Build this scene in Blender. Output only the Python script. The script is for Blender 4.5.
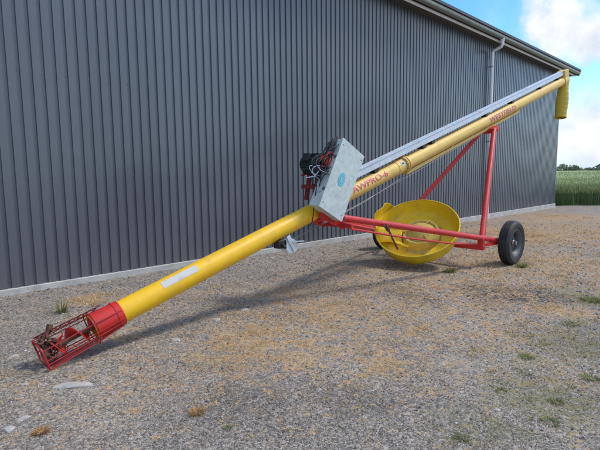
import bpy, bmesh, math, random
import numpy as np
from mathutils import Vector, Matrix
R = math.radians
random.seed(7); rng = np.random.default_rng(11)
scene = bpy.context.scene
for o in list(bpy.data.objects): bpy.data.objects.remove(o)
col = scene.collection

# ------------------------------------------------------------------ camera
CAM_H = 1.45; FPX = 450.0
pitch = math.atan(51 / 450); roll = R(0.7)
cam = bpy.data.cameras.new('camera'); cam_o = bpy.data.objects.new('camera', cam); col.objects.link(cam_o)
Fv = Vector((0, math.cos(pitch), -math.sin(pitch))); U0 = Vector((0, math.sin(pitch), math.cos(pitch))); R0 = Vector((1, 0, 0))
Rv = R0 * math.cos(roll) - U0 * math.sin(roll); Uv = U0 * math.cos(roll) + R0 * math.sin(roll)
M = Matrix((Rv, Uv, -Fv)).transposed().to_4x4(); M.translation = (0, 0, CAM_H)
cam_o.matrix_world = M
cam.sensor_width = 36; cam.lens = FPX / 600 * 36; cam.clip_start = .05; cam.clip_end = 3000
scene.camera = cam_o

# ------------------------------------------------------------------ sun, sky, exposure
WA = R(46.7035)                                  # bearing of the barn wall, from +Y towards +X
wd = Vector((math.sin(WA), math.cos(WA), 0)); wn = Vector((wd.y, -wd.x, 0))
DAZ, ELEV = R(58), R(55)
sh = (wn * math.cos(DAZ) + wd * math.sin(DAZ)).normalized()
sun_dir = Vector((sh.x * math.cos(ELEV), sh.y * math.cos(ELEV), math.sin(ELEV)))
sl = bpy.data.lights.new('sun', 'SUN'); sl.energy = 1.3; sl.angle = R(10); sl.color = (1, .95, .87)
so = bpy.data.objects.new('sun', sl); col.objects.link(so)
so.rotation_euler = sun_dir.to_track_quat('Z', 'Y').to_euler(); so.location = (0, 0, 30)
scene.view_settings.view_transform = 'Standard'; scene.view_settings.look = 'None'
scene.view_settings.exposure = 1.0; scene.view_settings.gamma = 1; scene.view_settings.use_curve_mapping = False
scene.cycles.max_bounces = 6

world = bpy.data.worlds.new('World'); scene.world = world; world.use_nodes = True
nt = world.node_tree; nt.nodes.clear()
def N(nt, t, **kw):
    n = nt.nodes.new(t)
    for k, v in kw.items():
        if k.startswith('i_'):
            key = k[2:]; key = int(key) if key.isdigit() else key
            n.inputs[key].default_value = v
        else: setattr(n, k, v)
    return n
def L(nt, a, b): nt.links.new(a, b)
def ramp(nt, stops, interp='LINEAR'):
    n = N(nt, 'ShaderNodeValToRGB'); e = n.color_ramp.elements; n.color_ramp.interpolation = interp
    while len(e) > 1: e.remove(e[-1])
    for i, (p, c) in enumerate(stops):
        el = e[0] if i == 0 else e.new(p)
        el.position = p; c = (c, c, c) if isinstance(c, (int, float)) else c
        el.color = (*c, 1)
    return n
def math_n(nt, op, a, b=None, c=None, clamp=False):
    n = N(nt, 'ShaderNodeMath', operation=op, use_clamp=clamp)
    for i, v in enumerate((a, b, c)):
        if v is None: continue
        if isinstance(v, (int, float)): n.inputs[i].default_value = v
        else: L(nt, v, n.inputs[i])
    return n.outputs[0]
def mixc(nt, f, a, b, mode='MIX'):
    n = N(nt, 'ShaderNodeMix', data_type='RGBA', blend_type=mode)
    for idx, v in ((0, f), (6, a), (7, b)):
        if isinstance(v, (int, float)): n.inputs[idx].default_value = v if idx == 0 else (v, v, v, 1)
        elif isinstance(v, tuple): n.inputs[idx].default_value = (*v, 1)
        else: L(nt, v, n.inputs[idx])
    return n.outputs[2]

def build_world():
    out = N(nt, 'ShaderNodeOutputWorld'); bg = N(nt, 'ShaderNodeBackground'); bg.inputs[1].default_value = .15
    sky = N(nt, 'ShaderNodeTexSky', sky_type='NISHITA', sun_disc=False, sun_elevation=ELEV,
            sun_rotation=math.atan2(sun_dir.x, sun_dir.y), altitude=0, air_density=1.0, dust_density=.6, ozone_density=1.6)
    tc = N(nt, 'ShaderNodeTexCoord'); d = tc.outputs['Generated']
    n1 = N(nt, 'ShaderNodeTexNoise', i_Scale=9.0, i_Detail=7.0, i_Roughness=.62); L(nt, d, n1.inputs['Vector'])
    sub = N(nt, 'ShaderNodeVectorMath', operation='SUBTRACT'); L(nt, n1.outputs['Color'], sub.inputs[0]); sub.inputs[1].default_value = (.5, .5, .5)
    sc = N(nt, 'ShaderNodeVectorMath', operation='SCALE'); L(nt, sub.outputs[0], sc.inputs[0]); sc.inputs['Scale'].default_value = .15
    ad = N(nt, 'ShaderNodeVectorMath', operation='ADD'); L(nt, d, ad.inputs[0]); L(nt, sc.outputs[0], ad.inputs[1])
    # cloud banks standing in the sky: bearing (deg from +Y), elevation, angular radius
    banks = [(29.0, 15.0, 3.9, 1.0), (31.5, 13.8, 3.0, 1.0), (27.0, 17.5, 2.0, .6), (32.5, 3.6, 4.2, .95), (36.5, 4.5, 4.5, 1.0), (27, 1.5, 3, .8), (22.5, 21.0, 1.6, .45), (34.5, 19.5, 1.8, .45), (45, 22, 8, .9)]
    tot = None
    for az, el, rad, amp in banks:
        c = (math.sin(R(az)) * math.cos(R(el)), math.cos(R(az)) * math.cos(R(el)), math.sin(R(el)))
        ds = N(nt, 'ShaderNodeVectorMath', operation='DISTANCE'); L(nt, ad.outputs[0], ds.inputs[0]); ds.inputs[1].default_value = c
        mr = N(nt, 'ShaderNodeMapRange', interpolation_type='SMOOTHSTEP'); L(nt, ds.outputs['Value'], mr.inputs[0])
        mr.inputs[1].default_value = 2 * math.sin(R(rad * 1.3) / 2); mr.inputs[2].default_value = 2 * math.sin(R(rad * .55) / 2)
        mr.inputs[3].default_value = 0; mr.inputs[4].default_value = amp
        tot = mr.outputs[0] if tot is None else math_n(nt, 'MAXIMUM', tot, mr.outputs[0])
    # broken cumulus over the rest of the sky
    sx = N(nt, 'ShaderNodeSeparateXYZ'); L(nt, d, sx.inputs[0])
    n2 = N(nt, 'ShaderNodeTexNoise', i_Scale=2.3, i_Detail=8.0, i_Roughness=.55); L(nt, d, n2.inputs['Vector'])
    r2 = ramp(nt, [(.46, 0), (.62, 1)]); L(nt, n2.outputs[0], r2.inputs[0])
    back = N(nt, 'ShaderNodeMapRange', interpolation_type='SMOOTHSTEP'); L(nt, sx.outputs[1], back.inputs[0])
    back.inputs[1].default_value = .75; back.inputs[2].default_value = .35; back.inputs[3].default_value = 0; back.inputs[4].default_value = 1
    other = math_n(nt, 'MULTIPLY', r2.outputs[0], back.outputs[0])
    m = math_n(nt, 'MAXIMUM', tot, other)
    up = N(nt, 'ShaderNodeMapRange'); L(nt, sx.outputs[2], up.inputs[0]); up.inputs[1].default_value = 0; up.inputs[2].default_value = .02
    # thin high veil
    n3 = N(nt, 'ShaderNodeTexNoise', i_Scale=5.0, i_Detail=6.0, i_Roughness=.6); L(nt, d, n3.inputs['Vector'])
    r3 = ramp(nt, [(.46, .0), (.8, .4)]); L(nt, n3.outputs[0], r3.inputs[0])
    m = math_n(nt, 'MAXIMUM', m, r3.outputs[0])
    m = math_n(nt, 'MULTIPLY', m, up.outputs[0])
    n4 = N(nt, 'ShaderNodeTexNoise', i_Scale=14.0, i_Detail=5.0, i_Roughness=.55); L(nt, d, n4.inputs['Vector'])
    cc = ramp(nt, [(.36, (2.5, 2.75, 3.1)), (.60, (3.55, 3.6, 3.65))]); L(nt, n4.outputs[0], cc.inputs[0])
    hz = N(nt, 'ShaderNodeHueSaturation', i_Saturation=1.4, i_Value=.80); L(nt, sky.outputs[0], hz.inputs['Color'])
    # the air near the horizon is a pale blue, not yellow
    lo = N(nt, 'ShaderNodeMapRange', interpolation_type='SMOOTHSTEP'); L(nt, sx.outputs[2], lo.inputs[0]); lo.inputs[1].default_value = .22; lo.inputs[2].default_value = -.02; lo.inputs[3].default_value = 0; lo.inputs[4].default_value = .85
    hb = mixc(nt, lo.outputs[0], hz.outputs[0], (1.75, 2.6, 3.3))
    c = mixc(nt, m, hb, cc.outputs[0])
    L(nt, c, bg.inputs[0]); L(nt, bg.outputs[0], out.inputs[0])
build_world()

# ------------------------------------------------------------------ materials
def mat(name, base, rough=.5, metal=0, spec=.5, var=.12, vscale=6, bump=0, bscale=60, dirt=None, dscale=3, damt=.5, coat=0, streak=None):
    m = bpy.data.materials.new(name); m.use_nodes = True; t = m.node_tree; p = t.nodes['Principled BSDF']
    tc = N(t, 'ShaderNodeTexCoord')
    n = N(t, 'ShaderNodeTexNoise', i_Scale=vscale, i_Detail=6.0, i_Roughness=.65); L(t, tc.outputs['Object'], n.inputs['Vector'])
    r = ramp(t, [(.3, tuple(c * (1 - var) for c in base)), (.7, tuple(min(1, c * (1 + var)) for c in base))]); L(t, n.outputs[0], r.inputs[0])
    c = r.outputs[0]
    rg = math_n(t, 'MULTIPLY_ADD', n.outputs[0], .25, rough - .12, clamp=True)
    if dirt:
        n2 = N(t, 'ShaderNodeTexNoise', i_Scale=dscale, i_Detail=9.0, i_Roughness=.72); L(t, tc.outputs['Object'], n2.inputs['Vector'])
        r2 = ramp(t, [(.5, 0), (.5 + .25, damt)]); L(t, n2.outputs[0], r2.inputs[0])
        n4 = N(t, 'ShaderNodeTexNoise', i_Scale=dscale * 9, i_Detail=6.0, i_Roughness=.7); L(t, tc.outputs['Object'], n4.inputs['Vector'])
        r4 = ramp(t, [(.60, 0), (.70, damt * .8)]); L(t, n4.outputs[0], r4.inputs[0])
        c = mixc(t, r4.outputs[0], c, tuple(q * .8 for q in dirt))
        c = mixc(t, r2.outputs[0], c, dirt)
        rg = math_n(t, 'ADD', rg, math_n(t, 'MULTIPLY', r2.outputs[0], .3), clamp=True)
    L(t, c, p.inputs['Base Color']); L(t, rg, p.inputs['Roughness'])
    p.inputs['Metallic'].default_value = metal; p.inputs['Specular IOR Level'].default_value = spec; p.inputs['Coat Weight'].default_value = coat
    if bump:
        n3 = N(t, 'ShaderNodeTexNoise', i_Scale=bscale, i_Detail=4.0); L(t, tc.outputs['Object'], n3.inputs['Vector'])
        b = N(t, 'ShaderNodeBump', i_Strength=bump, i_Distance=.01); L(t, n3.outputs[0], b.inputs['Height']); L(t, b.outputs[0], p.inputs['Normal'])
    return m
def island_mat(name, stops, rough=.8, trans=0, spec=.3):
    m = bpy.data.materials.new(name); m.use_nodes = True; t = m.node_tree; p = t.nodes['Principled BSDF']
    g = N(t, 'ShaderNodeNewGeometry'); r = ramp(t, stops); L(t, g.outputs['Random Per Island'], r.inputs[0])
    L(t, r.outputs[0], p.inputs['Base Color']); p.inputs['Roughness'].default_value = rough; p.inputs['Specular IOR Level'].default_value = spec
    if trans:
        tr = N(t, 'ShaderNodeBsdfTranslucent'); L(t, r.outputs[0], tr.inputs[0]); mx = N(t, 'ShaderNodeMixShader', i_0=trans)
        L(t, p.outputs[0], mx.inputs[1]); L(t, tr.outputs[0], mx.inputs[2]); L(t, mx.outputs[0], t.nodes['Material Output'].inputs[0])
    return m

YEL = mat('yellow_paint', (.86, .50, .012), .42, var=.07, dirt=(.48, .31, .08), dscale=4, damt=.5, bump=.05, bscale=25)
YELF = mat('faded_yellow_paint', (.74, .49, .12), .52, var=.08, dirt=(.5, .36, .16), dscale=4, damt=.55)
YELH = mat('hopper_yellow', (.86, .58, .016), .45, var=.12, dirt=(.40, .28, .10), dscale=4, damt=.7, bump=.06, bscale=9)
YELS = mat('spout_plastic', (.62, .42, .03), .5, var=.15, vscale=14, dirt=(.5, .42, .2), dscale=6, damt=.5)
RED = mat('red_paint', (.60, .022, .018), .42, var=.12, dirt=(.25, .05, .03), dscale=9, damt=.6)
REDP = mat('faded_red_paint', (.58, .032, .034), .4, var=.12, dirt=(.34, .09, .07), dscale=7, damt=.5)
REDK = mat('grimy_red_paint', (.18, .016, .016), .5, var=.2, dirt=(.10, .04, .03), dscale=12, damt=.75)
REDC2 = mat('cage_red', (.40, .018, .022), .45, var=.15, dirt=(.16, .05, .04), dscale=16, damt=.7)
RUST = mat('rusty_steel', (.12, .055, .035), .8, var=.4, vscale=30, dirt=(.3, .03, .03), dscale=14, damt=.7, bump=.3, bscale=90)
STEEL = mat('worn_steel', (.30, .29, .28), .42, metal=.8, var=.25, vscale=20, dirt=(.12, .06, .04), dscale=12, damt=.6)
def galv_mat(name, base):
    m = bpy.data.materials.new(name); m.use_nodes = True; t = m.node_tree; p = t.nodes['Principled BSDF']
    tc = N(t, 'ShaderNodeTexCoord')
    v = N(t, 'ShaderNodeTexVoronoi', i_Scale=26.0); L(t, tc.outputs['Object'], v.inputs['Vector'])
    n = N(t, 'ShaderNodeTexNoise', i_Scale=4.0, i_Detail=8.0, i_Roughness=.7); L(t, tc.outputs['Object'], n.inputs['Vector'])
    f = math_n(t, 'ADD', math_n(t, 'MULTIPLY', v.outputs['Color'], .35), math_n(t, 'MULTIPLY', n.outputs[0], .65))
    r = ramp(t, [(.25, tuple(c * .8 for c in base)), (.75, tuple(c * 1.1 for c in base))]); L(t, f, r.inputs[0])
    n2 = N(t, 'ShaderNodeTexNoise', i_Scale=7.0, i_Detail=9.0, i_Roughness=.75); L(t, tc.outputs['Object'], n2.inputs['Vector'])
    r2 = ramp(t, [(.6, 0), (.78, .5)]); L(t, n2.outputs[0], r2.inputs[0])
    L(t, mixc(t, r2.outputs[0], r.outputs[0], (.35, .30, .24)), p.inputs['Base Color'])
    p.inputs['Metallic'].default_value = .18
    L(t, math_n(t, 'MULTIPLY_ADD', f, .3, .32), p.inputs['Roughness'])
    return m
GALV = galv_mat('galvanised_sheet', (.60, .67, .65))
GALVB = galv_mat('galvanised_channel', (.64, .70, .76))
ZINC = mat('zinc_gutter', (.34, .335, .32), .38, metal=.75, var=.12, dirt=(.16, .12, .09), dscale=5, damt=.5)
PIPE = mat('downpipe_zinc', (.82, .82, .82), .4, metal=.1, var=.1, dirt=(.3, .3, .3), dscale=6, damt=.3)
FASC = mat('pale_trim', (.84, .83, .80), .5, var=.08)
SOFF = mat('soffit_sheet', (.09, .082, .075), .55, var=.15)
ROOFM = mat('roof_sheet', (.06, .063, .07), .45, var=.15)
BLACK = mat('black_rubber', (.016, .017, .018), .6, var=.3, vscale=14, dirt=(.09, .082, .07), dscale=9, damt=.45)
TYRE = mat('tyre_rubber', (.022, .024, .027), .62, var=.3, vscale=10, dirt=(.10, .095, .085), dscale=10, damt=.55, bump=.25, bscale=70)
RIM = mat('grey_rim', (.09, .095, .10), .5, var=.25, vscale=12, dirt=(.2, .19, .17), dscale=10, damt=.5, metal=.2)
MOTOR = mat('motor_green', (.014, .028, .026), .45, var=.2)
CONC = mat('plinth_concrete', (.50, .485, .45), .9, var=.18, vscale=3, bump=.35, bscale=60, dirt=(.22, .19, .15), dscale=4, damt=.6)
WHITE = mat('white_label', (.58, .57, .54), .85, spec=.2, var=.05, dirt=(.40, .37, .31), dscale=14, damt=.7)
CYAN = mat('cyan_sticker', (.06, .52, .68), .4, var=.1)
CREAM = mat('lettering_cream', (.85, .72, .55), .5, var=.08)
REDL = mat('lettering_red', (.55, .055, .02), .5, var=.2, vscale=40)
REDC = mat('red_cable', (.45, .03, .025), .5)
ROPE = mat('pale_rope', (.36, .43, .54), .8, var=.2, vscale=60)
DUSTY = mat('hopper_dirt', (.52, .37, .08), .85, var=.25, vscale=12, dirt=(.24, .21, .17), dscale=9, damt=.8, bump=.3, bscale=50)
GEAR = mat('oily_iron_and_shade_black', (.02, .02, .02), .5, var=.3)  # oily iron parts, and the shade painted under the belt guard

def cladding_mat():
    m = bpy.data.materials.new('anthracite_cladding'); m.use_nodes = True; t = m.node_tree; p = t.nodes['Principled BSDF']
    tc = N(t, 'ShaderNodeTexCoord')
    n = N(t, 'ShaderNodeTexNoise', i_Scale=1.4, i_Detail=8.0, i_Roughness=.65); L(t, tc.outputs['Object'], n.inputs['Vector'])
    mp = N(t, 'ShaderNodeMapping'); mp.inputs['Scale'].default_value = (14, 14, .35); L(t, tc.outputs['Object'], mp.inputs[0])
    n2 = N(t, 'ShaderNodeTexNoise', i_Scale=1.0, i_Detail=5.0, i_Roughness=.7); L(t, mp.outputs[0], n2.inputs['Vector'])
    f = math_n(t, 'ADD', math_n(t, 'MULTIPLY', n.outputs[0], .6), math_n(t, 'MULTIPLY', n2.outputs[0], .4))
    r = ramp(t, [(.3, (.078, .087, .106)), (.7, (.102, .113, .136))]); L(t, f, r.inputs[0])
    # dust splashed up from the gravel along the foot of the wall
    sx = N(t, 'ShaderNodeSeparateXYZ'); L(t, tc.outputs['Object'], sx.inputs[0])
    hgt = math_n(t, 'ADD', sx.outputs[2], math_n(t, 'MULTIPLY', n2.outputs[0], -.5))
    mr = N(t, 'ShaderNodeMapRange'); L(t, hgt, mr.inputs[0]); mr.inputs[1].default_value = .3; mr.inputs[2].default_value = -.25; mr.inputs[3].default_value = 0; mr.inputs[4].default_value = .22
    sheet = math_n(t, 'FLOOR', math_n(t, 'DIVIDE', sx.outputs[0], 1.1)); wnz = N(t, 'ShaderNodeTexWhiteNoise', noise_dimensions='1D'); L(t, sheet, wnz.inputs['W'])
    tone = math_n(t, 'MULTIPLY_ADD', wnz.outputs[0], .14, .93)
    cs = N(t, 'ShaderNodeVectorMath', operation='SCALE'); L(t, r.outputs[0], cs.inputs[0]); L(t, tone, cs.inputs['Scale'])
    L(t, mixc(t, mr.outputs[0], cs.outputs[0], (.2, .18, .16)), p.inputs['Base Color'])
    L(t, math_n(t, 'MULTIPLY_ADD', n.outputs[0], .2, .28), p.inputs['Roughness']); p.inputs['Specular IOR Level'].default_value = .7; p.inputs['Coat Weight'].default_value = .5; p.inputs['Coat Roughness'].default_value = .24
    n3 = N(t, 'ShaderNodeTexNoise', i_Scale=2.5, i_Detail=2.0); L(t, tc.outputs['Object'], n3.inputs['Vector'])
    b = N(t, 'ShaderNodeBump', i_Strength=.2, i_Distance=.025); L(t, n3.outputs[0], b.inputs['Height']); L(t, b.outputs[0], p.inputs['Normal'])
    return m
CLAD = cladding_mat()

# ------------------------------------------------------------------ mesh builder
class MB:
    def __init__(s): s.v = []; s.f = []; s.m = []
    def add(s, vs, fs, mi=0):
        o = len(s.v); s.v += [tuple(v) for v in vs]; s.f += [tuple(i + o for i in f) for f in fs]; s.m += [mi] * len(fs)
    def hexa(s, c, ax, ay, az, mi=0):            # centre and three half-axis vectors
        c, ax, ay, az = map(Vector, (c, ax, ay, az))
        vs = [c + ax * i + ay * j + az * k for k in (-1, 1) for j in (-1, 1) for i in (-1, 1)]
        fs = [(0, 2, 3, 1), (4, 5, 7, 6), (0, 1, 5, 4), (2, 6, 7, 3), (0, 4, 6, 2), (1, 3, 7, 5)]
        if ax.cross(ay).dot(az) < 0: fs = [f[::-1] for f in fs]
        s.add(vs, fs, mi)
    def box(s, x0, x1, y0, y1, z0, z1, mi=0):
        s.hexa(((x0 + x1) / 2, (y0 + y1) / 2, (z0 + z1) / 2), ((x1 - x0) / 2, 0, 0), (0, (y1 - y0) / 2, 0), (0, 0, (z1 - z0) / 2), mi)
    def bar(s, a, b, w, h, up=(0, 0, 1), mi=0):
        a, b = Vector(a), Vector(b); d = (b - a); u = Vector(up); sd = d.cross(u).normalized(); u = sd.cross(d).normalized()
        s.hexa((a + b) / 2, d / 2, sd * (w / 2), u * (h / 2), mi)
    def tube(s, pts, r, n=10, caps=True, closed=False, mi=0):
        pts = [Vector(p) for p in pts]; k = len(pts); rs = r if isinstance(r, (list, tuple)) else [r] * k
        rings = []; up = None
        for i, p in enumerate(pts):
            a = pts[i - 1] if (i > 0 or closed) else p; b = pts[(i + 1) % k] if (i < k - 1 or closed) else p
            d = (b - a).normalized()
            if up is None: up = Vector((0, 0, 1)) if abs(d.z) < .9 else Vector((1, 0, 0))
            sd = d.cross(up).normalized(); up = sd.cross(d).normalized()
            rings.append([p + (sd * math.cos(2 * math.pi * j / n) + up * math.sin(2 * math.pi * j / n)) * rs[i] for j in range(n)])
        vs = [v for rg in rings for v in rg]; fs = []
        for i in range(k if closed else k - 1):
            a, b = i * n, ((i + 1) % k) * n
            for j in range(n): fs.append((a + j, b + j, b + (j + 1) % n, a + (j + 1) % n)[::-1])
        if caps and not closed: fs.append(tuple(range(n))[::-1][::-1]); fs.append(tuple((k - 1) * n + j for j in range(n))[::-1])
        s.add(vs, fs, mi)
    def lathe(s, prof, origin, axis, n=32, ref=None, mi=0, closed=False):   # prof: (radius, distance along axis)
        o = Vector(origin); a = Vector(axis).normalized(); ref = Vector(ref) if ref else (Vector((0, 0, 1)) if abs(a.z) < .9 else Vector((1, 0, 0)))
        x = ref - a * ref.dot(a); x.normalize(); y = a.cross(x)
        vs = [o + a * d + (x * math.cos(2 * math.pi * j / n) + y * math.sin(2 * math.pi * j / n)) * r for r, d in prof for j in range(n)]
        fs = []; k = len(prof)
        for i in range(k if closed else k - 1):
            p, q = i * n, ((i + 1) % k) * n
            for j in range(n): fs.append((p + j, p + (j + 1) % n, q + (j + 1) % n, q + j))
        s.add(vs, fs, mi)
    def build(s, name, mats, parent=None, sharp=35, fix=True):
        me = bpy.data.meshes.new(name); me.from_pydata(s.v, [], s.f)
        for m in (mats if isinstance(mats, (list, tuple)) else [mats]): me.materials.append(m)
        me.polygons.foreach_set('material_index', s.m)
        if fix:
            bm = bmesh.new(); bm.from_mesh(me); bmesh.ops.recalc_face_normals(bm, faces=bm.faces); bm.to_mesh(me); bm.free()
        if sharp is not None:
            me.polygons.foreach_set('use_smooth', [True] * len(me.polygons)); me.set_sharp_from_angle(angle=R(sharp))
        o = bpy.data.objects.new(name, me); col.objects.link(o)
        if parent is not None: o.parent = parent
        return o
def bevel(o, w=.004, seg=2):
    b = o.modifiers.new('bevel', 'BEVEL'); b.width = w; b.segments = seg; b.limit_method = 'ANGLE'; b.angle_limit = R(40); return o
def solid(o, t, off=0):
    b = o.modifiers.new('thickness', 'SOLIDIFY'); b.thickness = t; b.offset = off; return o
def tag(o, label=None, cat=None, group=None, kind=None):
    if label: o['label'] = label
    if cat: o['category'] = cat
    if group: o['group'] = group
    if kind: o['kind'] = kind
    return o
def thing(name, label, cat, loc=(0, 0, 0), rotz=0, group=None):
    o = bpy.data.objects.new(name, None); o.empty_display_size = .1; col.objects.link(o)
    o.location = loc; o.rotation_euler = (0, 0, rotz); return tag(o, label, cat, group)
def raw_mesh(name, V, F, m, parent=None, smooth=False):       # V (n,3) array, F (k,3 or 4) array
    me = bpy.data.meshes.new(name); k = F.shape[1]
    me.vertices.add(len(V)); me.vertices.foreach_set('co', np.asarray(V, dtype=np.float32).ravel())
    me.loops.add(F.size); me.loops.foreach_set('vertex_index', np.asarray(F, dtype=np.int32).ravel())
    me.polygons.add(len(F)); me.polygons.foreach_set('loop_start', np.arange(0, F.size, k, dtype=np.int32))
    me.polygons.foreach_set('loop_total', np.full(len(F), k, dtype=np.int32))
    me.update(calc_edges=True); me.validate()
    me.materials.append(m)
    if smooth: me.polygons.foreach_set('use_smooth', [True] * len(F))
    o = bpy.data.objects.new(name, me); col.objects.link(o)
    if parent is not None: o.parent = parent
    return o

# ------------------------------------------------------------------ ground
B0 = Vector((-3.7101, 5.4208, 0))
def vnoise(x, y, s, seed=0):                                   # smooth pseudo-noise from summed sines, -1..1
    q = np.random.default_rng(seed); r = 0
    for i in range(7):
        a = q.uniform(0, 6.283); k = s * q.uniform(.6, 1.7); r = r + np.sin((x * math.cos(a) + y * math.sin(a)) * k + q.uniform(0, 6.283))
    return r / 4
def gz(x, y):
    x = np.asarray(x, float); y = np.asarray(y, float)
    t = (x - B0.x) * wd.x + (y - B0.y) * wd.y
    base = -.0055 * np.clip(t, 0, 26) + np.clip(y - 24, 0, 200) * .0095 * np.clip((y - 24) / 30, 0, 1)
    near = np.exp(-((x / 14) ** 2 + (y / 16) ** 2))
    return base + near * (.008 * vnoise(x, y, 2.2, 1) + .005 * vnoise(x, y, 7, 2))
def g(x, y): return float(gz(x, y))
BL = dict(
 dry=[(-0.41,3.83,0.62,0.70,.75),(0.31,4.68,0.53,0.92,0.7),(-0.76,4.65,0.37,0.54,0.4),(-0.13,5.44,0.49,0.68,0.6),(-2.51,5.23,0.27,0.34,0.9),(0.64,3.33,0.34,0.34,0.6),(1.70,6.29,0.98,0.79,0.5),(5.29,10.73,1.82,2.05,1.0),(2.73,4.62,0.51,0.36,0.8),(1.96,4.80,0.43,0.40,0.5),(1.83,4.01,0.54,0.41,0.5),(-0.01,3.59,0.50,0.52,0.6),(-1.57,3.99,0.24,0.34,0.5),(-1.01,2.66,0.13,0.10,0.3),(1.01,4.04,0.55,0.50,0.5),(4.25,7.25,0.94,1.38,0.7),(-0.87,3.51,0.24,0.25,0.4),(8.59,14.80,1.53,1.98,0.8),(9.5,11.5,2.5,2.5,.8),(0.8,4.7,2.2,1.7,.47),(3.6,7.0,2.8,2.8,.56),(7.5,11,4,4,.6),(1.8,5.9,2.2,1.6,.48),(0.2,3.9,1.5,.9,.44),(-1.6,5.2,1.6,.8,.32),(-1.2,3.2,1.5,.8,.26),(1.5,3.2,1.5,.8,.25),(-1.2,3.4,.2,.12,.4)],
 dark=[(0.83,6.15,0.41,0.45,0.4),(2.53,5.32,0.88,0.56,1.0),(1.39,5.10,0.46,0.44,0.7),(-0.40,2.77,0.71,0.54,0.5),(0.32,2.82,0.59,0.41,0.5),(0.47,7.07,0.63,0.80,0.5),(1.23,5.47,0.49,0.50,0.6)],
 green=[(1.6,2.75,.6,.5,.6),(2.3,3.7,.6,.7,.55),(1.0,2.45,.35,.3,.5),(3.4,5.4,.5,.9,.5),(1.5,3.45,.5,.3,.4),(0.4,2.5,.5,.3,.25),(3.33,5.02,0.24,0.44,0.9),(2.64,4.20,0.24,0.27,0.6),(1.79,3.43,0.16,0.15,0.7),(1.31,2.83,0.26,0.21,0.4),(0.83,2.30,0.16,0.10,0.5),(1.83,2.71,0.19,0.30,0.5),(3.53,7.12,0.19,0.36,1.0),(2.04,6.97,0.31,0.40,0.4),(1.64,2.72,0.19,0.15,0.5),(1.46,3.54,0.20,0.18,0.4),(-1.35,2.35,0.11,0.09,0.2)],
 pale=[(1.22,3.32,0.30,0.23,0.7),(-1.58,2.99,0.32,0.15,0.6),(-1.66,2.51,0.11,0.18,0.5),(-2.86,5.21,0.72,0.50,0.4),(0.71,3.10,0.36,0.17,0.4),(7.6,13.4,1.2,1.2,.4)])
def patch(kind, x, y):
    r = np.zeros_like(x)
    for cx, cy, rx, ry, a in BL[kind]:
        d = math.hypot(cx, cy); ux, uy = cx / d, cy / d
        al = (x - cx) * ux + (y - cy) * uy; ac = (x - cx) * uy - (y - cy) * ux
        r = np.maximum(r, a * np.exp(-1.1 * ((ac / rx) ** 2 + (al / ry) ** 2)))
    return r
def axis_coords(a, b, step, lo, hi, grow=1.22):
    c = list(np.arange(a, b, step)); s = step; p = c[-1]
    while p < hi: s *= grow; p += s; c.append(p)
    s = step; p = a; pre = []
    while p > lo: s *= grow; p -= s; pre.append(p)
    return np.array(pre[::-1] + c)
xs = axis_coords(-4.5, 7, .045, -900, 900); ys = axis_coords(1.2, 12.5, .045, -900, 1400)
X, Y = np.meshgrid(xs, ys); Xf, Yf = X.ravel(), Y.ravel()
V = np.stack([Xf, Yf, gz(Xf, Yf)], 1); nx_, ny_ = len(xs), len(ys)
ii = (np.arange(ny_ - 1)[:, None] * nx_ + np.arange(nx_ - 1)[None]).ravel()
Fq = np.stack([ii, ii + 1, ii + nx_ + 1, ii + nx_], 1)
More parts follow.
